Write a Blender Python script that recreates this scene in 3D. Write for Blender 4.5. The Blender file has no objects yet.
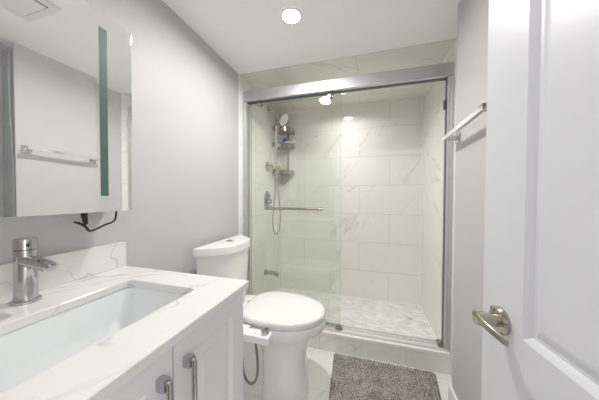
import bpy, bmesh, math, random
from mathutils import Vector, Matrix
random.seed(7)
S = bpy.context.scene
COL = S.collection
PI = math.pi
# ------------------------------------------------------------------ camera
F_PX, YAW, PITCH, ROLL, PY = 224.786, .2826, .0189, -.0037, 200.697
CAM = Vector((.9691, 0, 1.1508))
cd = bpy.data.cameras.new('camera'); cam = bpy.data.objects.new('camera', cd); COL.objects.link(cam)
cd.sensor_fit = 'HORIZONTAL'; cd.sensor_width = 36; cd.lens = F_PX * 36 / 599
cd.shift_y = (PY - 200) / 599; cd.clip_start = .01
fwd = Vector((-math.sin(YAW) * math.cos(PITCH), math.cos(YAW) * math.cos(PITCH), -math.sin(PITCH)))
rgt0 = Vector((math.cos(YAW), math.sin(YAW), 0)); up0 = rgt0.cross(fwd)
rgt = rgt0 * math.cos(ROLL) - up0 * math.sin(ROLL); upv = up0 * math.cos(ROLL) + rgt0 * math.sin(ROLL)
cam.matrix_world = Matrix(((rgt.x, upv.x, -fwd.x, CAM.x), (rgt.y, upv.y, -fwd.y, CAM.y), (rgt.z, upv.z, -fwd.z, CAM.z), (0, 0, 0, 1)))
S.camera = cam
# ------------------------------------------------------------------ world, lamps, exposure
H = 2.1236
w = bpy.data.worlds.new('hall_light'); S.world = w; w.use_nodes = True
w.node_tree.nodes['Background'].inputs[0].default_value = (1, .99, .975, 1)
w.node_tree.nodes['Background'].inputs[1].default_value = 3.0
def lamp(name, x, y, power, size=.10, z=H - .012, col=(1, .975, .945), spread=170):
    l = bpy.data.lights.new(name, 'AREA'); l.shape = 'DISK'; l.size = size; l.energy = power; l.color = col
    l.spread = math.radians(spread)
    o = bpy.data.objects.new(name, l); COL.objects.link(o); o.location = (x, y, z)
    return o
LAMPS = [(.58, 1.168), (.765, 2.12), (.80, .22)]
lamp('lamp_room', *LAMPS[0], 9.5)
lamp('lamp_shower', *LAMPS[1], 3.0, spread=150)
lamp('lamp_fill', *LAMPS[2], 1.5)  # added fill lamp out of view; its fitting is made up too
S.view_settings.view_transform = 'Standard'; S.view_settings.look = 'None'
S.view_settings.gamma = 1; S.view_settings.use_curve_mapping = False
S.view_settings.exposure = 0.42
S.cycles.max_bounces = 14; S.cycles.diffuse_bounces = 8; S.cycles.glossy_bounces = 6
S.cycles.transparent_max_bounces = 20; S.cycles.sample_clamp_indirect = 4; S.cycles.blur_glossy = .3
S.cycles.use_denoising = True

# ------------------------------------------------------------------ builders
class B:
    def __init__(self): self.bm = bmesh.new()
    def _join(self, t):
        me = bpy.data.meshes.new('t'); t.to_mesh(me); t.free(); self.bm.from_mesh(me); bpy.data.meshes.remove(me)
    def box(self, x0, y0, z0, x1, y1, z1, bev=0, seg=2, mi=0):
        t = bmesh.new(); bmesh.ops.create_cube(t, size=1)
        for v in t.verts: v.co = Vector(((x0 + x1) / 2 + v.co.x * (x1 - x0), (y0 + y1) / 2 + v.co.y * (y1 - y0), (z0 + z1) / 2 + v.co.z * (z1 - z0)))
        if bev: bmesh.ops.bevel(t, geom=t.edges[:], offset=bev, segments=seg, affect='EDGES', profile=.5)
        for f in t.faces: f.material_index = mi
        self._join(t); return self
    def loft(self, rings, cap0=True, cap1=True, closed=True, mi=0):
        bm = self.bm; vs = [[bm.verts.new(p) for p in r] for r in rings]; n = len(vs[0])
        for a, b in zip(vs, vs[1:]):
            for i in range(n if closed else n - 1):
                j = (i + 1) % n
                f = bm.faces.new((a[i], a[j], b[j], b[i])); f.material_index = mi
        if cap0: bm.faces.new(vs[0][::-1]).material_index = mi
        if cap1: bm.faces.new(vs[-1]).material_index = mi
        return self
    def tube(self, pts, r, n=12, smooth=0, rs=None):
        P = [Vector(p) for p in pts]
        if smooth:
            Q = []
            for i in range(len(P) - 1):
                a, b, c, d = P[max(i - 1, 0)], P[i], P[i + 1], P[min(i + 2, len(P) - 1)]
                for k in range(smooth):
                    t = k / smooth
                    Q.append(.5 * ((2 * b) + (c - a) * t + (2 * a - 5 * b + 4 * c - d) * t * t + (3 * b - a - 3 * c + d) * t ** 3))
            P = Q + [P[-1]]
        R = rs or [r] * len(P)
        rings = []; ref = None
        for i, p in enumerate(P):
            d = (P[min(i + 1, len(P) - 1)] - P[max(i - 1, 0)]).normalized()
            if ref is None: ref = d.orthogonal().normalized()
            ref = (ref - d * ref.dot(d)).normalized(); s = d.cross(ref)
            rings.append([p + (ref * math.cos(2 * PI * k / n) + s * math.sin(2 * PI * k / n)) * R[i] for k in range(n)])
        return self.loft(rings)
    def cyl(self, p0, p1, r0, r1=None, n=28, bev=0):
        r1 = r0 if r1 is None else r1; p0, p1 = Vector(p0), Vector(p1)
        if not bev: return self.tube([p0, p1], 0, n, rs=[r0, r1])
        d = (p1 - p0).normalized() * bev
        return self.tube2([p0, p0 + d, p1 - d, p1], [r0 - bev, r0, r1, r1 - bev], n)
    def tube2(self, P, R, n=28):
        P = [Vector(p) for p in P]; d = (P[-1] - P[0]).normalized(); u = d.orthogonal().normalized(); v = d.cross(u)
        return self.loft([[p + (u * math.cos(2 * PI * k / n) + v * math.sin(2 * PI * k / n)) * r for k in range(n)] for p, r in zip(P, R)])
    def ball(self, c, r, sx=1, sy=1, sz=1):
        t = bmesh.new(); bmesh.ops.create_uvsphere(t, u_segments=20, v_segments=12, radius=r)
        for v in t.verts: v.co = Vector((c[0] + v.co.x * sx, c[1] + v.co.y * sy, c[2] + v.co.z * sz))
        self._join(t); return self
    def build(self, name, mat, parent=None, local=False, angle=35):
        bm = self.bm
        bmesh.ops.recalc_face_normals(bm, faces=bm.faces[:])
        if parent is not None and not local:
            off = wloc(parent)
            for v in bm.verts: v.co -= off
        me = bpy.data.meshes.new(name); bm.to_mesh(me); bm.free()
        for m in (mat if isinstance(mat, (list, tuple)) else [mat]): me.materials.append(m)
        for p in me.polygons: p.use_smooth = True
        me.set_sharp_from_angle(angle=math.radians(angle))
        o = bpy.data.objects.new(name, me); COL.objects.link(o)
        wn = o.modifiers.new('face_normals', 'WEIGHTED_NORMAL'); wn.keep_sharp = True; wn.weight = 80
        if parent is not None: o.parent = parent
        return o
def wloc(o):
    v = Vector((0, 0, 0))
    while o is not None: v += o.location; o = o.parent
    return v
def thing(name, label, cat, loc=(0, 0, 0), group=None):
    o = bpy.data.objects.new(name, None); COL.objects.link(o); o.location = loc; o.empty_display_size = .05
    o['label'] = label; o['category'] = cat
    if group: o['group'] = group
    return o
def tag(o, label, cat, group=None):
    o['label'] = label; o['category'] = cat
    if group: o['group'] = group
    return o
def struct(o): o['kind'] = 'structure'; return o
def rrect(x0, y0, x1, y1, r, z, n=6):
    out = []
    for cx, cy, a0 in ((x1 - r, y1 - r, 0), (x0 + r, y1 - r, PI / 2), (x0 + r, y0 + r, PI), (x1 - r, y0 + r, 3 * PI / 2)):
        for k in range(n + 1):
            a = a0 + PI / 2 * k / n; out.append(Vector((cx + r * math.cos(a), cy + r * math.sin(a), z)))
    return out
def panel_slab(b, u0, v0, u1, v1, thick, panels, prof, mp):
    """slab whose front (w=0) has moulded rectangular panels; prof = [(inset, w)], last loop is filled"""
    us = sorted({u0, u1, *[p[0] for p in panels], *[p[2] for p in panels]}); vs = sorted({v0, v1, *[p[1] for p in panels], *[p[3] for p in panels]})
    cache = {}
    def V(u, v, w):
        k = (round(u, 5), round(v, 5), round(w, 5))
        if k not in cache: cache[k] = b.bm.verts.new(mp(u, v, w))
        return cache[k]
    inp = lambda u, v: any(p[0] < u < p[2] and p[1] < v < p[3] for p in panels)
    for a, c in zip(us, us[1:]):
        for d, e in zip(vs, vs[1:]):
            if not inp((a + c) / 2, (d + e) / 2): b.bm.faces.new((V(a, d, 0), V(c, d, 0), V(c, e, 0), V(a, e, 0)))
    for p in panels:
        loops = [[(p[0] + i, p[1] + i, w), (p[2] - i, p[1] + i, w), (p[2] - i, p[3] - i, w), (p[0] + i, p[3] - i, w)] for i, w in [(0, 0)] + prof]
        for A, C in zip(loops, loops[1:]):
            for i in range(4): b.bm.faces.new((V(*A[i]), V(*A[(i + 1) % 4]), V(*C[(i + 1) % 4]), V(*C[i])))
        b.bm.faces.new([V(*q) for q in loops[-1]])
    bk = [(u0, v0), (u1, v0), (u1, v1), (u0, v1)]
    for i in range(4):
        a, c = bk[i], bk[(i + 1) % 4]
        # side faces follow the breakpoints of the front edge
        if a[0] == c[0]: brk = [x for x in vs]; pts = [(a[0], y) for y in (brk if c[1] > a[1] else brk[::-1])]
        else: brk = [x for x in us]; pts = [(x, a[1]) for x in (brk if c[0] > a[0] else brk[::-1])]
        for q, r_ in zip(pts, pts[1:]): b.bm.faces.new((V(*q, 0), V(*r_, 0), V(*r_, -thick), V(*q, -thick)))
    b.bm.faces.new([V(u, v, -thick) for u, v in [(x, v0) for x in us] + [(u1, y) for y in vs[1:]] + [(x, v1) for x in us[::-1][1:]] + [(u0, y) for y in vs[::-1][1:-1]]])
    return b

# ------------------------------------------------------------------ materials
def new_mat(name):
    m = bpy.data.materials.new(name); m.use_nodes = True; nt = m.node_tree
    return m, nt, nt.nodes['Principled BSDF']
def N(nt, t, **kw):
    n = nt.nodes.new(t)
    for k, v in kw.items(): setattr(n, k, v)
    return n
def plain(name, col, rough=.5, metal=0, spec=.5, coat=0, bump=0, bscale=200):
    m, nt, p = new_mat(name)
    tc = N(nt, 'ShaderNodeNewGeometry')
    no = N(nt, 'ShaderNodeTexNoise'); no.inputs['Scale'].default_value = bscale if bump else 9; no.inputs['Detail'].default_value = 3
    nt.links.new(tc.outputs['Position'], no.inputs['Vector'])
    mx = N(nt, 'ShaderNodeMix', data_type='RGBA'); mx.inputs[6].default_value = (*[c * .985 for c in col], 1); mx.inputs[7].default_value = (*[min(1, c * 1.015) for c in col], 1)
    nt.links.new(no.outputs[0], mx.inputs[0]); nt.links.new(mx.outputs[2], p.inputs['Base Color'])
    p.inputs['Roughness'].default_value = rough; p.inputs['Metallic'].default_value = metal
    p.inputs['Specular IOR Level'].default_value = spec; p.inputs['Coat Weight'].default_value = coat; p.inputs['Coat Roughness'].default_value = .05
    if bump:
        bp = N(nt, 'ShaderNodeBump'); bp.inputs['Strength'].default_value = bump; bp.inputs['Distance'].default_value = .002
        nt.links.new(no.outputs[0], bp.inputs['Height']); nt.links.new(bp.outputs[0], p.inputs['Normal'])
    return m
def math_n(nt, op, a, b=None, c=None):
    n = N(nt, 'ShaderNodeMath', operation=op)
    for i, x in enumerate((a, b, c)):
        if x is None: continue
        if isinstance(x, (int, float)): n.inputs[i].default_value = x
        else: nt.links.new(x, n.inputs[i])
    return n.outputs[0]
def vein_fac(nt, vec, scale, width, rot, stretch):
    """thin wandering stone veins: |noise-.5| below a width"""
    mp = N(nt, 'ShaderNodeMapping', vector_type='TEXTURE'); mp.inputs['Rotation'].default_value = rot; mp.inputs['Scale'].default_value = stretch
    nt.links.new(vec, mp.inputs['Vector'])
    no = N(nt, 'ShaderNodeTexNoise'); no.inputs['Scale'].default_value = scale; no.inputs['Detail'].default_value = 4; no.inputs['Roughness'].default_value = .5; no.inputs['Distortion'].default_value = .4
    nt.links.new(mp.outputs[0], no.inputs['Vector'])
    d = math_n(nt, 'ABSOLUTE', math_n(nt, 'SUBTRACT', no.outputs[0], .5))
    line = math_n(nt, 'SUBTRACT', 1, math_n(nt, 'DIVIDE', d, width)); line = math_n(nt, 'MAXIMUM', line, 0)
    n2 = N(nt, 'ShaderNodeTexNoise'); n2.inputs['Scale'].default_value = scale * 1.3; nt.links.new(mp.outputs[0], n2.inputs['Vector'])
    g = N(nt, 'ShaderNodeMapRange'); g.inputs[1].default_value = .42; g.inputs[2].default_value = .58; nt.links.new(n2.outputs[0], g.inputs[0])
    return math_n(nt, 'MULTIPLY', line, g.outputs[0])
def tile(name, axes, off, w_, h_, base, grout, vein, vstr=.42, rough=.035, mort=.0016, vs=2.0, vrot=(0, -.75, 0), vstretch=(2.6, 1, .6), vw=.010, tint=.02, freq=2, rand=0):
    m, nt, p = new_mat(name)
    g = N(nt, 'ShaderNodeNewGeometry'); sp = N(nt, 'ShaderNodeSeparateXYZ'); nt.links.new(g.outputs['Position'], sp.inputs[0])
    cb = N(nt, 'ShaderNodeCombineXYZ')
    for i in (0, 1): nt.links.new(math_n(nt, 'SUBTRACT', sp.outputs[axes[i]], off[i]), cb.inputs[i])
    br = N(nt, 'ShaderNodeTexBrick'); br.offset = .5; br.offset_frequency = freq; br.squash = 1
    for k, v in (('Scale', 1), ('Mortar Size', mort), ('Mortar Smooth', .1), ('Bias', 0), ('Brick Width', w_), ('Row Height', h_)): br.inputs[k].default_value = v
    br.inputs['Color1'].default_value = (0, 0, 0, 1); br.inputs['Color2'].default_value = (1, 1, 1, 1); br.inputs['Mortar'].default_value = (.5, .5, .5, 1)
    nt.links.new(cb.outputs[0], br.inputs['Vector'])
    sc = N(nt, 'ShaderNodeVectorMath', operation='SCALE'); sc.inputs['Scale'].default_value = 9; nt.links.new(br.outputs['Color'], sc.inputs[0])
    ad = N(nt, 'ShaderNodeVectorMath', operation='ADD'); nt.links.new(g.outputs['Position'], ad.inputs[0]); nt.links.new(sc.outputs[0], ad.inputs[1])
    vf = vein_fac(nt, ad.outputs[0], vs, vw, vrot, vstretch)
    cl = N(nt, 'ShaderNodeTexNoise'); cl.inputs['Scale'].default_value = 2.5; cl.inputs['Detail'].default_value = 4; nt.links.new(ad.outputs[0], cl.inputs['Vector'])
    lo = tuple(c * (1 - tint * 2) for c in base); 
    if rand:
        base_r = N(nt, 'ShaderNodeMix', data_type='RGBA'); base_r.inputs[6].default_value = (*[c * (1 - rand) for c in base], 1); base_r.inputs[7].default_value = (*base, 1); nt.links.new(br.outputs['Color'], base_r.inputs[0])
    c1 = N(nt, 'ShaderNodeMix', data_type='RGBA'); c1.inputs[6].default_value = (*lo, 1); c1.inputs[7].default_value = (*base, 1); nt.links.new(cl.outputs[0], c1.inputs[0])
    if rand: nt.links.new(base_r.outputs[2], c1.inputs[7]); c1.inputs[0].default_value = 1; nt.links.remove(c1.inputs[0].links[0]); c1.inputs[0].default_value = 1
    c2 = N(nt, 'ShaderNodeMix', data_type='RGBA'); nt.links.new(c1.outputs[2], c2.inputs[6]); c2.inputs[7].default_value = (*vein, 1); nt.links.new(math_n(nt, 'MULTIPLY', vf, vstr), c2.inputs[0])
    c3 = N(nt, 'ShaderNodeMix', data_type='RGBA'); nt.links.new(c2.outputs[2], c3.inputs[6]); c3.inputs[7].default_value = (*grout, 1); nt.links.new(br.outputs['Fac'], c3.inputs[0])
    nt.links.new(c3.outputs[2], p.inputs['Base Color'])
    r = N(nt, 'ShaderNodeMapRange'); r.inputs[3].default_value = rough; r.inputs[4].default_value = .6; nt.links.new(br.outputs['Fac'], r.inputs[0]); nt.links.new(r.outputs[0], p.inputs['Roughness'])
    bp = N(nt, 'ShaderNodeBump'); bp.inputs['Strength'].default_value = .3; bp.inputs['Distance'].default_value = .001; bp.invert = True
    nt.links.new(br.outputs['Fac'], bp.inputs['Height']); nt.links.new(bp.outputs[0], p.inputs['Normal'])
    return m
TB, TG, TV = (.845, .84, .80), (.52, .51, .47), (.50, .48, .42)
M = {}
M['paint'] = plain('lavender_grey_paint', (.535, .515, .528), .55, bump=.05, bscale=350)
M['ceil'] = plain('ceiling_white', (.94, .94, .94), .8)
M['trim'] = plain('white_trim_paint', (.84, .84, .83), .35)
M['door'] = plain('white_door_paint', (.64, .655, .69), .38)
M['cab'] = plain('white_lacquer', (.79, .79, .81), .32)
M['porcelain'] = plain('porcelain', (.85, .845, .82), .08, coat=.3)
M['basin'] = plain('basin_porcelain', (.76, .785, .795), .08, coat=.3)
M['plastic'] = plain('white_plastic', (.86, .87, .88), .25)
M['chrome'] = plain('chrome', (.54, .54, .55), .06, 1)
M['nickel'] = plain('satin_nickel', (.44, .41, .35), .22, 1)
M['alu'] = plain('brushed_aluminium', (.66, .66, .67), .46, 1)
M['alu_pale'] = plain('satin_aluminium', (.62, .62, .62), .42, .6)
M['track'] = plain('pale_track', (.74, .74, .73), .4, .25)
M['chrome_bright'] = plain('bright_chrome', (.90, .90, .90), .09, 1)
M['alu_dark'] = plain('door_gasket', (.10, .10, .10), .4)
M['steel'] = plain('caddy_steel', (.36, .34, .30), .18, 1)
M['hose'] = plain('steel_hose', (.50, .49, .47), .25, 1)
M['grey_hose'] = plain('grey_braided_hose', (.20, .19, .175), .45)
M['black'] = plain('black_rubber', (.012, .012, .013), .4)
M['teal'] = plain('frosted_strip', (.075, .135, .118), .4)
M['blue'] = plain('blue_plastic', (.03, .13, .42), .3)
M['yellow'] = plain('yellow_plastic', (.62, .47, .16), .4)
M['led'] = plain('green_mark', (.1, .6, .15), .4)
M['caulk'] = plain('white_caulk', (.84, .835, .80), .4)
M['fan'] = plain('fan_plastic', (.76, .76, .75), .5)
M['slot'] = plain('fan_slot', (.05, .05, .05), .7)
M['back_tile'] = tile('marble_wall_tile_back', (0, 2), (.913, .0622), .6, .302, TB, TG, TV)
M['side_tile'] = tile('marble_wall_tile_side', (1, 2), (2.477 - .6, .0622), .6, .302, TB, TG, TV, vrot=(.75, 0, 0), vstretch=(1, 2.6, .6))
M['ceil_tile'] = tile('marble_ceiling_tile', (0, 1), (.605, 1.62), .6, .308, (.80, .785, .72), TG, TV, vrot=(0, 0, .7), vstretch=(2.4, .75, 1))
M['curb_tile'] = tile('marble_curb_tile', (0, 2), (1.251 - .3, 0), .6, .302, TB, TG, TV)
M['floor_tile'] = tile('marble_floor_tile', (1, 0), (1.0, .61), .6, .6, (.82, .81, .775), (.60, .58, .53), (.55, .53, .49), vs=1.2, vstr=.5, vrot=(0, 0, .9), vstretch=(2.2, .7, 1), freq=99)
M['mosaic'] = tile('marble_mosaic', (0, 1), (0, 0), .05, .025, (.88, .88, .865), (.72, .715, .70), (.6, .6, .58), mort=.0012, rough=.3, tint=.0, vstr=.15, vs=3, vw=.04, freq=2, rand=.22)
M['quartz'] = tile('veined_quartz', (0, 1), (-5, -5), 20, 20, (.75, .745, .725), (.8, .8, .8), (.44, .42, .38), mort=0, vs=4.2, vstr=.62, vrot=(0, 0, .95), vstretch=(2.0, .7, 1), vw=.012, rough=.14, tint=.01)
def mirror_mat():
    m, nt, p = new_mat('mirror_silver'); p.inputs['Metallic'].default_value = 1; p.inputs['Roughness'].default_value = .015
    p.inputs['Base Color'].default_value = (.95, .975, .96, 1)
    # uneven wiped streaks on the glass, plus white haze mixed in to brighten the reflection
    out = nt.nodes['Material Output']; d = N(nt, 'ShaderNodeBsdfDiffuse'); d.inputs[0].default_value = (.9, .9, .9, 1)
    g = N(nt, 'ShaderNodeNewGeometry'); mp = N(nt, 'ShaderNodeMapping', vector_type='TEXTURE'); mp.inputs['Rotation'].default_value = (.7, 0, 0); mp.inputs['Scale'].default_value = (1, 3, .8)
    nt.links.new(g.outputs['Position'], mp.inputs['Vector']); no = N(nt, 'ShaderNodeTexNoise'); no.inputs['Scale'].default_value = 9; no.inputs['Detail'].default_value = 5; nt.links.new(mp.outputs[0], no.inputs['Vector'])
    r = N(nt, 'ShaderNodeMapRange'); r.inputs[1].default_value = .3; r.inputs[2].default_value = .75; r.inputs[3].default_value = .10; r.inputs[4].default_value = .20; nt.links.new(no.outputs[0], r.inputs[0])
    mx = N(nt, 'ShaderNodeMixShader'); nt.links.new(r.outputs[0], mx.inputs[0]); nt.links.new(p.outputs[0], mx.inputs[1]); nt.links.new(d.outputs[0], mx.inputs[2]); nt.links.new(mx.outputs[0], out.inputs[0])
    return m
M['mirror'] = mirror_mat()
def glass_mat(name, col):
    m, nt, p = new_mat(name); nt.nodes.remove(p); out = nt.nodes['Material Output']
    t = N(nt, 'ShaderNodeBsdfTransparent'); t.inputs[0].default_value = (*col, 1)
    g = N(nt, 'ShaderNodeBsdfGlossy'); g.inputs['Roughness'].default_value = .02
    lw = N(nt, 'ShaderNodeLayerWeight'); lw.inputs[0].default_value = .5
    f = math_n(nt, 'ADD', math_n(nt, 'MULTIPLY', math_n(nt, 'POWER', lw.outputs['Facing'], 5), .9), .04)
    mx = N(nt, 'ShaderNodeMixShader'); nt.links.new(f, mx.inputs[0]); nt.links.new(t.outputs[0], mx.inputs[1]); nt.links.new(g.outputs[0], mx.inputs[2])
    nt.links.new(mx.outputs[0], out.inputs[0]); return m
M['glass'] = glass_mat('green_tinted_glass', (.980, .991, .977))
M['glass_edge'] = plain('green_glass_edge', (.09, .24, .155), .1)
def lamp_mat():
    m, nt, p = new_mat('lamp_diffuser'); p.inputs['Emission Color'].default_value = (1, .97, .93, 1); p.inputs['Emission Strength'].default_value = 6; return m
M['lamp'] = lamp_mat()
def rug_mat():
    m, nt, p = new_mat('rug_pile'); g = N(nt, 'ShaderNodeNewGeometry')
    a = N(nt, 'ShaderNodeTexNoise'); a.inputs['Scale'].default_value = 130; a.inputs['Detail'].default_value = 2; nt.links.new(g.outputs['Position'], a.inputs['Vector'])
    b = N(nt, 'ShaderNodeTexNoise'); b.inputs['Scale'].default_value = 12; nt.links.new(g.outputs['Position'], b.inputs['Vector'])
    s = math_n(nt, 'ADD', math_n(nt, 'MULTIPLY', a.outputs[0], .8), math_n(nt, 'MULTIPLY', b.outputs[0], .2))
    r = N(nt, 'ShaderNodeValToRGB'); r.color_ramp.elements[0].position = .36; r.color_ramp.elements[0].color = (.105, .096, .082, 1)
    r.color_ramp.elements[1].position = .64; r.color_ramp.elements[1].color = (.50, .465, .415, 1)
    nt.links.new(s, r.inputs[0]); nt.links.new(r.outputs[0], p.inputs['Base Color']); p.inputs['Roughness'].default_value = .95
    p.inputs['Specular IOR Level'].default_value = .1
    return m
M['rug'] = rug_mat()
M['sheet'] = plain('grey_blue_sheet', (.20, .215, .235), .85, bump=.4, bscale=60)

# ------------------------------------------------------------------ room shell
W, D0, DB, ZS = 1.509, 1.606, 2.4767, .0622
XP, P0, P1 = 1.415, .878, 1.335          # the wall block that carries the towel bar
Y0 = -.12                                 # wall with the doorway
struct(B().box(-.1, -.22, -.06, 1.7, 1.66, 0).build('floor', M['floor_tile']))
struct(B().box(-.1, -.22, H, 1.7, D0, H + .06).build('ceiling', M['ceil']))
struct(B().box(-.1, D0, H, 1.7, DB + .1, H + .06).build('ceiling_shower', M['ceil_tile']))
struct(B().box(-.1, Y0 - .1, 0, -.006, D0, H).build('wall_left', M['paint']))
struct(B().box(-.1, D0, 0, 0, DB, H, .0015, 1).build('wall_shower_left', M['side_tile']))
struct(B().box(-.1, DB, 0, 1.7, DB + .1, H).build('wall_shower_back', M['back_tile']))
struct(B().box(W, D0, 0, 1.7, DB, H, .0015, 1).build('wall_shower_right', M['side_tile']))
b = B(); b.box(W + .006, Y0, 0, 1.7, D0, H); struct(b.build('wall_alcove', M['paint']))
struct(B().box(XP, P0, 0, W + .006, P1, H).build('wall_right', M['paint']))
b = B(); b.box(-.006, Y0 - .1, 0, .50, Y0, H); b.box(1.36, Y0 - .1, 0, 1.7, Y0, H); b.box(.50, Y0 - .1, 2.03, 1.36, Y0, H)
struct(b.build('wall_entry', M['paint']))
b = B(); b.box(.50, Y0 - .1, 0, .52, Y0 + .006, 2.03); b.box(1.34, Y0 - .1, 0, 1.36, Y0 + .006, 2.03); b.box(.50, Y0 - .1, 2.01, 1.36, Y0 + .006, 2.03)
b.box(.44, Y0, 0, .505, Y0 + .014, 2.08, .003); b.box(1.355, Y0, 0, 1.42, Y0 + .014, 2.08, .003); b.box(.44, Y0, 2.025, 1.42, Y0 + .014, 2.09, .003)
struct(b.build('trim_doorway', M['trim']))
def skirting(name, pts, h=.165, t=.012):
    b = B()
    for (x0, y0, x1, y1) in pts:
        b.box(x0, y0, 0, x1, y1, h - .02, 0)
        b.box(x0 + (.0), y0, h - .02, x1, y1, h, .004, 2)
    return struct(b.build(name, M['trim']))
# hallway outside the doorway, open at both ends
struct(B().box(-1.2, -1.5, -.06, 3.2, -.22, -.002).build('floor_hallway', plain('dark_wood', (.10, .065, .04), .35)))
struct(B().box(-1.2, -1.6, 0, 3.2, -1.5, 2.4).build('wall_hallway', M['paint']))
struct(B().box(-1.2, -1.6, 2.4, 3.2, -.22, 2.45).build('ceiling_hallway', M['ceil']))
skirting('baseboard_right', [(XP - .012, P0, XP, P1 + .012)])
skirting('baseboard_left', [(-.006, .70, .006, D0)], .12)
# shower floor, curb and white corner joints
struct(B().box(0, 1.66, -.06, W, DB, ZS).build('floor_shower', M['mosaic']))
b = B(); b.box(0, 1.652, 0, W, 1.775, .114)
struct(b.build('trim_curb', M['curb_tile']))
struct(B().box(0, 1.6486, .114, W, 1.785, .1363, .003, 2).build('trim_curb_top', M['caulk']))
b = B()
for p0, p1 in (((W, DB, ZS), (W, DB, H)), ((0, DB, ZS), (0, DB, H)), ((0, DB, H), (W, DB, H)), ((W, D0, H), (W, DB, H)), ((0, DB, ZS), (W, DB, ZS)), ((W, 1.79, ZS), (W, DB, ZS)), ((0, 1.79, ZS), (0, DB, ZS))):
    b.tube([p0, p1], .0075, 8)
struct(b.build('trim_corner_joints', M['caulk']))
b = B(); b.box(W - .002, D0 - .008, 0, W + .006, D0 + .002, H, .002); b.box(-.006, D0 - .008, 0, .002, D0 + .002, H, .002)
struct(b.build('trim_tile_edge', M['caulk']))

# ------------------------------------------------------------------ room door, opened inwards
dr = bpy.data.objects.new('door_1', None); COL.objects.link(dr); dr['kind'] = 'structure'
DW, ANG = .755, math.atan(.096)
# local u: 0 at the latch edge going back to the hinge, w: towards the room; z up
c_, s_ = math.cos(ANG), math.sin(ANG)
dr.location = (1.25, .651, .012)
def dmap(u, v, w): return (s_ * u - c_ * w, -c_ * u - s_ * w, v)
prof = [(.006, -.004), (.012, -.010), (.018, -.011), (.028, -.006), (.040, -.0025), (.046, -.002)]
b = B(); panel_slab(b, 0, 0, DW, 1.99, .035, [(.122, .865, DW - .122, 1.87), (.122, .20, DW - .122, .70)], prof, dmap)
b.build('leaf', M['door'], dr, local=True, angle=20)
# lever handle
ZL, UL = .872, .066
ros = B(); 
def dv(u, v, w): return Vector(dmap(u, v, w))
ros.tube2([dv(UL, ZL, 0), dv(UL, ZL, .006), dv(UL, ZL, .011)], [.0285, .0285, .024], 36)
ros.tube2([dv(UL - .012, ZL + .019, .0065), dv(UL - .012, ZL + .019, .0125)], [.007, .006], 18)
ro = ros.build('rosette', M['nickel'], dr, local=True)
lv = B(); lv.tube2([dv(UL, ZL, .010), dv(UL, ZL, .046)], [.0135, .0125], 28)
pts = []
rings = []
for i in range(13):
    t = i / 12; u = UL - .012 + t * .088; wv = .046 + .004 * math.sin(t * PI) - .008 * t * t; hz = .0095 * (1 - .3 * t); zc = ZL + .004 - .010 * t * t; th = .0055 - .002 * t
    rings.append([dv(u, zc + hz * math.sin(a), wv + th * math.cos(a)) for a in [2 * PI * k / 20 for k in range(20)]])
lv.loft(rings)
lv.tube2([dv(UL, ZL, .030), dv(UL, ZL, .050)], [.0150, .0145], 28)
lv.build('door_handle', M['nickel'], dr, local=True)
b = B(); b.tube2([dv(UL, ZL, -.035), dv(UL, ZL, -.046)], [.033, .029], 32); b.tube2([dv(UL, ZL, -.045), dv(UL, ZL, -.08)], [.013, .012], 20); b.tube2([dv(UL, ZL, -.078), dv(UL + .105, ZL, -.074)], [.011, .008], 16)
b.build('door_handle', M['nickel'], dr, local=True)
b = B()
for v in (.25, 1.0, 1.75): b.tube2([dv(DW + .006, v - .045, -.004), dv(DW + .006, v + .045, -.004)], [.007, .007], 14)
b.build('hinge', M['nickel'], dr, local=True)

# ------------------------------------------------------------------ vanity
VY0, VY1, VX = .085, .6925, .589
van = thing('vanity_cabinet', 'white vanity cabinet with two raised panel doors and chrome pulls under the sink counter', 'cabinet', (.28, .39, 0))
b = B()
for y0 in (VY0 + .006, VY1 - .022): b.box(-.004, y0, .10, .546, y0 + .018, .8365, .001, 1)
b.box(-.004, VY0 + .024, .10, .546, VY1 - .022, .118); b.box(-.004, VY0 + .024, .118, .004, VY1 - .022, .8365)
b.box(.528, VY0 + .024, .815, .546, VY1 - .022, .8365); b.box(.528, VY0 + .024, .118, .546, VY1 - .022, .135)
b.build('body', M['cab'], van)
B().box(-.004, VY0 + .03, 0, .49, VY1 - .03, .10).build('toe_kick', M['cab'], van)
YG = .3905
vprof = [(.003, -.007), (.008, -.011), (.013, -.011), (.033, -.0015), (.0345, 0)]
for (a, c, hy) in ((YG + .0018, VY1 - .006, .4245), (VY0 + .008, YG - .0018, .3555)):
    b = B(); panel_slab(b, a, .115, c, .826, .0185, [(a + .060, .175, c - .064, .770)], vprof, lambda u, v, w: (.568 + w, u, v))
    d = b.build('door', M['cab'], van, angle=4)
    h = B()
    for zt in (.765, .605):
        h.box(.568, hy - .0090, zt - .010, .589, hy + .0090, zt + .015, .002)
    h.tube([(.589, hy + .002, .776), (.592, hy + .002, .768), (.593, hy + .002, .69), (.592, hy + .002, .612), (.589, hy + .002, .604)], .0064, 14)
    h.build('handle', M['chrome'], d)
ct = thing('countertop', 'white quartz vanity counter with grey veins and low backsplash', 'countertop', (.28, .39, .8375))
SX0, SX1, SY0, SY1 = .188, .462, .185, .582
b = B(); zt, zb = .860, .8375
b.loft([rrect(-.004, VY0, VX, VY1, .003, zb), rrect(-.004, VY0, VX, VY1, .003, zt - .002), rrect(-.002, VY0 + .002, VX - .002, VY1 - .002, .003, zt),
        rrect(SX0 - .002, SY0 - .002, SX1 + .002, SY1 + .002, .020, zt), rrect(SX0, SY0, SX1, SY1, .018, zt - .002), rrect(SX0, SY0, SX1, SY1, .018, zb), rrect(-.004, VY0, VX, VY1, .003, zb)], False, False)
b.build('slab', M['quartz'], ct, angle=30)
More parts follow.
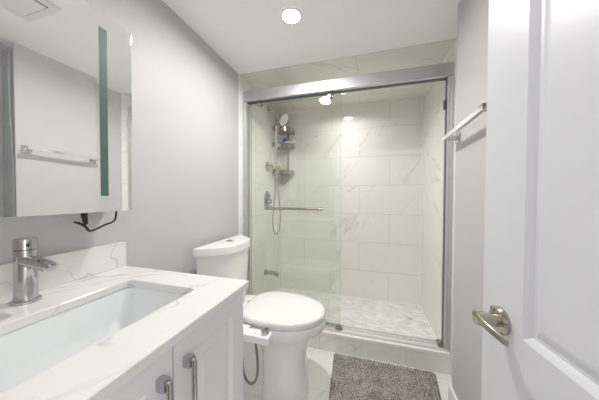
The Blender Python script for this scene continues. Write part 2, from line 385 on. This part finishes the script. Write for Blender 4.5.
B().box(-.004, VY0, .8602, .020, VY1, .9605, .0015, 2).build('backsplash', M['quartz'], ct)
sk = thing('sink_basin', 'white rectangular undermount sink set in the veined counter', 'sink', (.325, .384, .70))
b = B()
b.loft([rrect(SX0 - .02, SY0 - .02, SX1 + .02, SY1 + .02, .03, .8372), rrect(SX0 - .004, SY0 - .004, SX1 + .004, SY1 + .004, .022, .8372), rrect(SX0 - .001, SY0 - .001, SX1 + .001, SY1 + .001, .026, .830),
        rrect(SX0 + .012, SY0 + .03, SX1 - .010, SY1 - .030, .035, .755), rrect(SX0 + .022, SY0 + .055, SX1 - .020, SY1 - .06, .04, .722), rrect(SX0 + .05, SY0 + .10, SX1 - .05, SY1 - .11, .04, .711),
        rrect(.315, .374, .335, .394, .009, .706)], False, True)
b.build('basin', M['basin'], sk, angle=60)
B().cyl((.325, .384, .704), (.325, .384, .710), .022, .020, bev=.001).build('drain', M['chrome'], sk)
# faucet
FX, FY = .078, .379
fa = thing('faucet', 'chrome single lever basin faucet standing on the counter behind the sink', 'faucet', (FX, FY, .86))
def oval(cx, cy, rx, ry, z, n=36): return [Vector((cx + rx * math.cos(2 * PI * k / n), cy + ry * math.sin(2 * PI * k / n), z)) for k in range(n)]
B().loft([oval(FX, FY, .032, .029, .8602), oval(FX, FY, .032, .029, .866), oval(FX, FY, .029, .026, .869)]).build('base_plate', M['chrome'], fa)
B().loft([oval(FX, FY, .026, .0235, .869), oval(FX, FY, .0245, .022, .90), oval(FX, FY, .0235, .0215, .96), oval(FX, FY, .0235, .0215, 1.003)]).build('body', M['chrome'], fa)
b = B(); b.loft([oval(FX, FY, .0225, .0205, 1.0035), oval(FX, FY, .0242, .0225, 1.005), oval(FX, FY, .0242, .0225, 1.032), oval(FX, FY, .022, .0205, 1.0345)])
cap = b.build('lever_cap', M['chrome'], fa)
B().cyl((FX + .0235, FY - .005, 1.018), (FX + .0262, FY - .006, 1.018), .0042).build('indicator', M['black'], cap)
b = B(); rings = []
for i in range(9):
    t = i / 8; x = FX + .012 + t * .098; z = .973 - .009 * t; r = .0185 - .0035 * t
    rings.append([Vector((x + .012 * math.sin(a) * t, FY + r * math.cos(a), z + .86 * r * math.sin(a))) for a in [2 * PI * k / 24 for k in range(24)]])
b.loft(rings); sp = b.build('spout', M['chrome'], fa)
ae = B(); ae.tube2([(FX + .106, FY, .9675), (FX + .1125, FY, .9615)], [.0115, .0110], 28); aer = ae.build('aerator', M['chrome'], sp)
B().tube2([(FX + .1122, FY, .9617), (FX + .1130, FY, .961)], [.0085, .0085], 24).build('nozzle', M['hose'], aer)

# ------------------------------------------------------------------ mirror cabinet
XM, MT, MB_, MY0, MY1 = .12, 1.762, 1.096, .126, .646
mc = thing('mirror_cabinet', 'frameless mirror cabinet with frosted light strips hung above the sink', 'mirror', (.06, .386, MB_))
B().box(-.004, MY0 + .006, MB_ + .006, XM - .006, MY1 - .006, MT - .006).build('body', M['plastic'], mc)
B().box(XM - .006, MY0, MB_, XM, MY1, MT, .0012, 2).build('mirror_glass', M['mirror'], mc)
for y0 in (.5375, .126 + .646 - .5615): B().box(XM, y0, 1.150, XM + .0006, y0 + .024, 1.712).build('light_strip', M['teal'], mc)
pc = thing('power_cord', 'black power cord with joined plugs hanging below the mirror cabinet', 'cord', (.04, .55, 1.10))
b = B(); b.tube([(.045, .525, 1.105), (.045, .527, 1.088), (.045, .533, 1.058), (.045, .541, 1.036), (.045, .552, 1.027), (.045, .572, 1.032), (.045, .60, 1.044), (.045, .622, 1.050), (.045, .635, 1.066), (.045, .638, 1.108)], .0033, 8, smooth=8)
b.build('cable', M['black'], pc)
B().tube2([(.045, .5345, 1.108), (.045, .5345, 1.080), (.045, .537, 1.070), (.045, .540, 1.052)], [.0085, .0085, .0065, .004], 14).build('connector', M['black'], pc)
B().loft([[Vector((.045 + dx * s, y, z + dz * s)) for dx, dz in ((-.006, -.003), (.006, -.003), (.006, .003), (-.006, .003))] for y, z, s in ((.505, 1.063, .6), (.515, 1.060, 1.2), (.530, 1.050, 1.1), (.545, 1.034, .8))]).build('plug', M['black'], pc)

# ------------------------------------------------------------------ toilet
TY = 1.272
to = thing('toilet', 'white porcelain toilet with closed lid between the vanity and shower', 'toilet', (.40, TY, 0))
def egg(cx, rf, rb, ry, z, n=56, ef=1.0, eb=.75, dy=0):
    out = []
    for k in range(n):
        a = 2 * PI * k / n; c, s = math.cos(a), math.sin(a)
        if c >= 0: x = cx + rf * abs(c) ** ef; y = ry * math.copysign(abs(s) ** .94, s)
        else: x = cx - rb * abs(c) ** eb; y = ry * math.copysign(abs(s) ** .8, s)
        out.append(Vector((x, TY + dy + y, z)))
    return out
b = B()
b.loft([egg(.50, .162, .11, .130, 0, eb=.45), egg(.50, .160, .11, .128, .016, eb=.45), egg(.50, .152, .11, .121, .03, eb=.45), egg(.50, .147, .11, .116, .10, eb=.45), egg(.50, .146, .11, .117, .20, eb=.45), egg(.50, .158, .115, .126, .26, eb=.5),
        egg(.49, .195, .16, .142, .305), egg(.48, .238, .21, .166, .345), egg(.475, .276, .24, .187, .370), egg(.475, .284, .25, .193, .400), egg(.475, .282, .25, .192, .411), egg(.475, .274, .245, .186, .417)])
b.loft([egg(.30, .22, .255, .112, 0), egg(.30, .21, .25, .106, .02), egg(.30, .18, .24, .082, .04), egg(.30, .17, .23, .076, .18), egg(.30, .17, .23, .095, .27), egg(.28, .20, .25, .155, .36), egg(.27, .22, .25, .175, .414)])
for v in b.bm.verts: v.co.z *= 1.065
b.build('bowl', M['porcelain'], to, angle=50)
for sgn in (-1, 1): B().ball((.33, TY + sgn * .098, .03), .016, 1, 1, .9).build('bolt_cap', M['porcelain'], to)
b = B(); b.loft([egg(.475, .266, .20, .184, .4445), egg(.475, .272, .205, .188, .448), egg(.475, .272, .205, .188, .454), egg(.475, .268, .20, .184, .4565)]); b.build('seat', M['plastic'], to, angle=60)
b = B(); L = []
for i, (s, z) in enumerate(((.97, .4570), (1.0, .4615), (1.0, .476), (.985, .4835), (.94, .488), (.78, .4925), (.45, .496), (.15, .497))):
    L.append(egg(.472, .282 * s, .205 * s, .196 * s, z, ef=.96, eb=.6))
b.loft(L); b.build('lid', M['porcelain'], to, angle=70)
for sgn in (-1, 1): B().box(.222, TY + sgn * .075 - .02, .445, .262, TY + sgn * .075 + .02, .466, .006, 3).build('lid_hinge', M['plastic'], to)
TYT = 1.264
def tankring(z, hw, x0, x1, bow, n=28, e=3.2):
    out = [Vector((x0, TYT + hw, z)), Vector((x0, TYT - hw, z))]
    for k in range(n + 1):
        t = math.sin(PI / 2 * (-1 + 2 * k / n))
        out.append(Vector((x1 + bow * (1 - abs(t) ** e), TYT + t * hw, z)))
    return out
b = B(); b.loft([tankring(.43, .185, .06, .085, .115), tankring(.47, .193, .06, .085, .125), tankring(.81, .217, .06, .078, .148)]); b.build('tank', M['porcelain'], to, angle=40)
b = B(); b.loft([tankring(.811, .226, .06, .078, .150), tankring(.814, .236, .055, .076, .160), tankring(.850, .236, .055, .076, .160), tankring(.858, .232, .057, .076, .157), tankring(.861, .222, .064, .078, .148)])
b.build('tank_lid', M['porcelain'], to, angle=30)
b = B(); b.cyl((.135, TYT, .8605), (.135, TYT, .866), .024, bev=.002); b.build('flush_button', M['chrome'], to)
bd = thing('bidet_attachment', 'white bidet attachment with chrome knob clipped under the toilet seat', 'bidet', (.44, 1.04, .42))
b = B()
b.loft([rrect(.335, .998 + d, .522 - d, 1.058 - d, .010, z, 6) for z, d in ((.417, .003), (.420, 0), (.452, 0), (.4555, .003))])
b.loft([rrect(.30, 1.03, .385, 1.080, .012, z, 6) for z in (.4455, .4550)])
b.build('control_panel', M['plastic'], bd)
b = B(); b.tube2([(.490, 1.034, .4555), (.490, 1.034, .473), (.490, 1.034, .4765)], [.0205, .0205, .017], 28); b.build('knob', M['chrome'], bd)
b = B(); b.cyl((.440, 1.026, .4555), (.440, 1.026, .4561), .0050); b.build('indicator', M['led'], bd)
b = B(); b.tube([(.428, 1.04, .428), (.429, 1.043, .40), (.432, 1.05, .36), (.440, 1.05, .28), (.436, 1.05, .21), (.415, 1.045, .172), (.385, 1.04, .182), (.362, 1.04, .23), (.345, 1.045, .32), (.28, 1.06, .38), (.20, 1.11, .40), (.17, 1.13, .435)], .0066, 10, smooth=8); b.build('hose', M['grey_hose'], bd)

# ------------------------------------------------------------------ shower enclosure
en = thing('shower_door_frame', 'brushed aluminium sliding shower door frame on the tiled curb', 'shower frame', (.75, 1.71, .1363))
b = B(); b.box(.001, 1.662, 1.930, W - .001, 1.745, 2.0143, .006, 3); b.build('header', M['alu'], en)
b = B(); b.box(.02, 1.690, 1.9265, W - .032, 1.722, 1.9305); b.build('gasket', M['alu_dark'], en)
for x0, x1 in ((.001, .026), (W - .030, W - .001)):
    b = B(); b.box(x0, 1.668, .150, x1, 1.745, 1.9295, .004, 2); b.box(x0 if x0 < .5 else x0 + .016, 1.655, .150, x1 if x0 > .5 else x1 - .012, 1.668, 1.9295, .003, 2)
    b.build('side_jamb', M['alu_pale'], en)
b = B(); b.box(W - .0335, 1.690, .165, W - .030, 1.712, 1.9295); b.build('seal', M['alu_dark'], en)
b = B(); b.box(.001, 1.672, .1365, W - .001, 1.748, .1455, .002); b.box(.001, 1.672, .145, W - .001, 1.680, .150, .001); b.box(.001, 1.712, .145, W - .001, 1.716, .156, .001); b.box(.001, 1.742, .145, W - .001, 1.748, .158, .001); b.build('bottom_track', M['track'], en)
b = B(); b.box(.765, 1.684, .1475, .815, 1.7115, .168, .003); b.build('guide', M['steel'], en)
b = B(); b.box(W - .060, 1.684, .1475, W - .031, 1.740, .172, .003); b.build('bumper', M['steel'], en)
b = B(); b.box(W - .044, 1.690, 1.73, W - .0365, 1.72, 1.79, .003); b.build('bumper', M['alu_dark'], en)
def pane(name, label, x0, x1, y):
    t = thing(name, label, 'glass door', ((x0 + x1) / 2, y, .157), 'sliding shower panes')
    g = B(); g.box(x0, y - .004, .169, x1, y + .004, 1.915)
    for f in g.bm.faces:
        n = f.normal if f.normal.length else Vector((0, 1, 0))
        f.normal_update(); f.material_index = 0 if abs(f.normal.y) > .5 else 1
    g.build('glass_pane', [M['glass'], M['glass_edge']], t)
    for rx in (x0 + .095, x1 - .085):
        r = B(); r.cyl((rx, y - .016, 1.905), (rx, y - .0042, 1.905), .015, bev=.002); r.cyl((rx, y + .0042, 1.905), (rx, y + .010, 1.905), .012, bev=.002); r.build('roller', M['chrome'], t)
    return t
p1 = pane('sliding_glass_door', 'front sliding glass shower pane carrying the brushed towel handle', .034, .795, 1.698)
b = B(); b.tube([(.197, 1.658, 1.054), (.662, 1.658, 1.054)], .0095, 16)
for x in (.215, .645): b.cyl((x, 1.658, 1.054), (x, 1.6935, 1.054), .007); b.cyl((x, 1.690, 1.054), (x, 1.6937, 1.054), .013)
for x in (.197, .662): b.ball((x, 1.658, 1.054), .0095, .6, 1, 1)
b.build('towel_handle', M['nickel'], p1)
pane('sliding_glass_door', 'rear sliding glass shower pane behind the pane with the towel handle', .040, .802, 1.729)

# ------------------------------------------------------------------ shower fittings on the left tiled wall
hs = thing('hand_shower', 'chrome hand shower with round head and long looping hose', 'shower head', (.03, 2.2, 2.06))
b = B(); b.tube2([(0, 2.165, 2.062), (.006, 2.165, 2.062), (.014, 2.165, 2.062)], [.030, .029, .014], 28); b.build('flange', M['chrome'], hs)
b = B(); b.tube([(.008, 2.165, 2.062), (.035, 2.175, 2.058), (.062, 2.195, 2.035), (.075, 2.212, 2.005)], .0095, 12, smooth=6); b.build('arm', M['chrome'], hs)
b = B(); b.cyl((.070, 2.208, 2.012), (.088, 2.218, 1.968), .016, .019, bev=.002); b.cyl((.060, 2.22, 1.975), (.112, 2.22, 1.995), .013, bev=.002); b.build('holder', M['chrome'], hs)
hd = Vector((.148, 2.225, 1.952)); nrm = Vector((.84, -.16, -.50)).normalized()
b = B(); b.tube2([hd - nrm * .022, hd - nrm * .012, hd, hd + nrm * .006], [.034, .064, .072, .067], 36); head = b.build('head', M['chrome'], hs)
b = B(); b.tube2([hd + nrm * .0062, hd + nrm * .0085], [.062, .060], 36); b.build('spray_face', M['plastic'], head)
b = B(); b.tube([tuple(hd - nrm * .012), (.105, 2.225, 1.93), (.090, 2.222, 1.89), (.082, 2.222, 1.83)], .012, 14, smooth=6); b.build('handle', M['chrome'], hs)
b = B(); b.tube([(.082, 2.222, 1.835), (.078, 2.22, 1.70), (.068, 2.21, 1.40), (.055, 2.20, 1.10), (.040, 2.19, .90), (.052, 2.19, .79), (.080, 2.19, .755), (.110, 2.19, .80), (.125, 2.195, .93), (.112, 2.20, 1.10), (.085, 2.20, 1.35), (.075, 2.20, 1.60), (.068, 2.205, 1.85), (.072, 2.212, 1.97)], .0062, 10, smooth=8); b.build('hose', M['hose'], hs)
wb = thing('wall_bracket', 'small chrome cone shaped hand shower bracket on the tile above the valve', 'bracket', (0, 2.145, 1.456))
b = B(); b.tube2([(0, 2.145, 1.456), (.006, 2.145, 1.456), (.020, 2.145, 1.456), (.045, 2.145, 1.456)], [.050, .047, .024, .014], 28); b.build('cone', M['chrome'], wb)
b = B(); b.cyl((.042, 2.145, 1.444), (.060, 2.145, 1.474), .016, .018, bev=.002); b.build('cradle', M['chrome'], wb)
va = thing('shower_valve', 'chrome shower valve with oval plate and lever on the tiled wall', 'valve', (0, 2.134, 1.10))
b = B(); b.loft([[Vector((x, 2.134 + ry * math.cos(a), 1.105 + rz * math.sin(a))) for a in [2 * PI * k / 36 for k in range(36)]] for x, ry, rz in ((.0005, .072, .10), (.006, .071, .099), (.012, .060, .088))]); b.build('escutcheon', M['chrome'], va)
b = B(); b.cyl((.008, 2.134, 1.10), (.052, 2.134, 1.10), .026, .022, bev=.003); b.tube([(.045, 2.134, 1.10), (.056, 2.12, 1.075), (.062, 2.105, 1.035)], .008, 12, smooth=4); b.cyl((.008, 2.134, 1.155), (.028, 2.134, 1.155), .014, bev=.002); b.build('lever', M['chrome'], va)
ts = thing('tub_spout', 'chrome spout low on the tiled shower wall behind the toilet', 'spout', (0, 2.10, .37))
b = B(); b.tube2([(0, 2.10, .375), (.006, 2.10, .375), (.012, 2.10, .375)], [.034, .033, .024], 28); b.build('flange', M['chrome'], ts)
b = B(); b.tube([(.010, 2.10, .375), (.05, 2.10, .376), (.09, 2.10, .374), (.122, 2.10, .366), (.134, 2.10, .350)], .022, 20, smooth=4); b.build('spout', M['chrome'], ts)
# corner caddy
cdy = thing('corner_caddy', 'three tier brushed steel corner caddy in the back corner of the shower', 'caddy', (.10, 2.38, 1.40))
RX, RY = .182, .215
def qarc(rx, ry, z, n=14): return [Vector((.008 + rx * math.cos(PI / 2 * k / n), DB - .008 - ry * math.sin(PI / 2 * k / n), z)) for k in range(n + 1)]
for z in (1.862, 1.690, 1.397):
    b = B()
    ob, ot, it, ib = qarc(RX, RY, z), qarc(RX, RY, z + .046), qarc(RX - .004, RY - .004, z + .046), qarc(RX - .004, RY - .004, z)
    rings = [[o_, t_, i_, k_] for o_, t_, i_, k_ in zip(ob, ot, it, ib)]
    b.loft(rings); sh = b.build('shelf_rim', M['steel'], cdy)
    b = B(); c0 = [Vector((.008, DB - .008, z))] + qarc(RX - .005, RY - .005, z); c1 = [v + Vector((0, 0, .005)) for v in c0]; b.loft([c0, c1]); b.build('shelf', M['steel'], cdy)
b = B(); b.box(.110, 2.446, 1.38, .130, 2.452, 1.93, .002); b.build('back_bar', M['steel'], cdy)
b = B(); b.loft([[Vector((.03, 2.455, z)), Vector((x1, 2.455, z)), Vector((x1, 2.461, z)), Vector((.03, 2.461, z))] for z, x1 in ((1.29, .06), (1.34, .12), (1.396, .15))]); b.build('lower_bracket', M['steel'], cdy)
b = B(); b.loft([rrect(.085, 2.355, .140, 2.385, .008, z) for z in (1.6955, 1.775, 1.782)] + [rrect(.097, 2.362, .128, 2.378, .006, z) for z in (1.783, 1.800)])
tag(b.build('shampoo_bottle', M['blue']), 'blue shampoo bottle on the middle shelf of the corner caddy', 'bottle')
b = B(); b.box(.125, 2.325, 1.7362, .235, 2.385, 1.754, .006, 3); tag(b.build('soap_bar', M['plastic']), 'white soap bar lying over the rim of the middle caddy shelf', 'soap')
b = B(); b.tube2([(.045, 2.365, 1.4025), (.045, 2.365, 1.475), (.045, 2.365, 1.48), (.045, 2.365, 1.50)], [.020, .020, .014, .014], 20); tag(b.build('conditioner_bottle', M['yellow']), 'small yellow bottle on the lowest shelf of the corner caddy', 'bottle')
B_dr = B().cyl((1.367, 2.185, ZS + .0002), (1.367, 2.185, ZS + .003), .022, .021)
tag(B_dr.build('floor_drain', M['alu']), 'small round metal drain in the mosaic shower floor', 'drain')

# ------------------------------------------------------------------ towel bar
tb = thing('towel_bar', 'chrome square towel bar on the grey wall beside the open door', 'towel bar', (XP, 1.12, 1.45))
def tilt(b):
    for v in b.bm.verts: v.co.z += (1.325 - v.co.y) * .03
XB = XP - .058
b = B(); b.box(XB - .009, .905, 1.436, XB + .009, 1.325, 1.456, .0015); tilt(b); b.build('bar', M['chrome_bright'], tb)
for y in (.925, 1.300):
    b = B(); b.box(XP - .008, y - .024, 1.420, XP - .0005, y + .024, 1.468, .003); b.box(XB + .007, y - .012, 1.434, XP - .007, y + .012, 1.456, .003); tilt(b); b.build('bracket', M['chrome'], tb)

# ------------------------------------------------------------------ wavy stand-in for the dark strip at the mirror edge
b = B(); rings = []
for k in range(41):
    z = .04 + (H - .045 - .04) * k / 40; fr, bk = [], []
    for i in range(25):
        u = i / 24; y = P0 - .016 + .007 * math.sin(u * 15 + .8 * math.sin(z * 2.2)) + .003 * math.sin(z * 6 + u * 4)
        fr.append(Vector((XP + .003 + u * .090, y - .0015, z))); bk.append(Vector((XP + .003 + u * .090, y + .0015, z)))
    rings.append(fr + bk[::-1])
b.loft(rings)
tag(b.build('sheet', M['sheet'], angle=80), 'wavy grey blue sheet at the wall end, stand-in for the dark strip at the mirror edge', 'sheet')

# ------------------------------------------------------------------ bath mat
bmh = bmesh.new(); X0, X1, YA, YB = .772, 1.392, .74, 1.628
nx, ny = 125, 178; grid = []
for j in range(ny + 1):
    row = []
    for i in range(nx + 1):
        e = min(i, j, nx - i, ny - j); hz = .010 + random.random() * .011
        if e == 0: hz = .001
        elif e == 1: hz *= .7
        fx, fy = i / nx, j / ny
        yy = YA + (YB - YA) * fy; xl = .765 + max(0, 1.61 - yy) * .05; xr = max(1.375, 1.418 - max(0, 1.61 - yy) * .12)
        row.append(bmh.verts.new((xl + (xr - xl) * fx + random.uniform(-.002, .002), YA + (YB - YA) * fy + random.uniform(-.002, .002), hz)))
    grid.append(row)
for j in range(ny):
    for i in range(nx): bmh.faces.new((grid[j][i], grid[j][i + 1], grid[j + 1][i + 1], grid[j + 1][i]))
rb = B(); rb.bm.free(); rb.bm = bmh
mat_o = rb.build('bath_mat', M['rug'], angle=180); tag(mat_o, 'grey brown shaggy bath mat on the white floor tiles before the shower curb', 'bath mat')

# ------------------------------------------------------------------ ceiling fittings
def downlight(x, y, label):
    t = thing('ceiling_downlight', label, 'ceiling light', (x, y, H), 'recessed ceiling lights')
    n = 40; b = B(); rr = [(.062, H - .0005), (.060, H - .004), (.050, H - .006), (.047, H - .003)]
    b.loft([[Vector((x + r * math.cos(2 * PI * k / n), y + r * math.sin(2 * PI * k / n), z)) for k in range(n)] for r, z in rr], False, False); b.build('trim_ring', M['trim'], t)
    b = B(); b.cyl((x, y, H - .004), (x, y, H - .0005), .0475); b.build('diffuser', M['lamp'], t)
downlight(*LAMPS[0], 'bright round downlight in the plain white ceiling before the shower')
downlight(*LAMPS[1], 'bright round downlight in the tiled shower ceiling behind the header rail')
downlight(*LAMPS[2], 'added fill downlight, out of view over the vanity and doorway')
fn = thing('exhaust_fan', 'square white ceiling exhaust fan seen in the mirror', 'fan', (.93, .66, H))
b = B(); b.box(.795, .525, H - .014, 1.065, .795, H - .0005, .006, 2); b.build('cover', M['fan'], fn)
b = B(); b.box(.828, .558, H - .0145, 1.032, .762, H - .0135); b.build('slot', M['slot'], fn)
b = B(); b.box(.834, .564, H - .022, 1.026, .756, H - .0146, .003); b.build('centre_panel', M['fan'], fn)
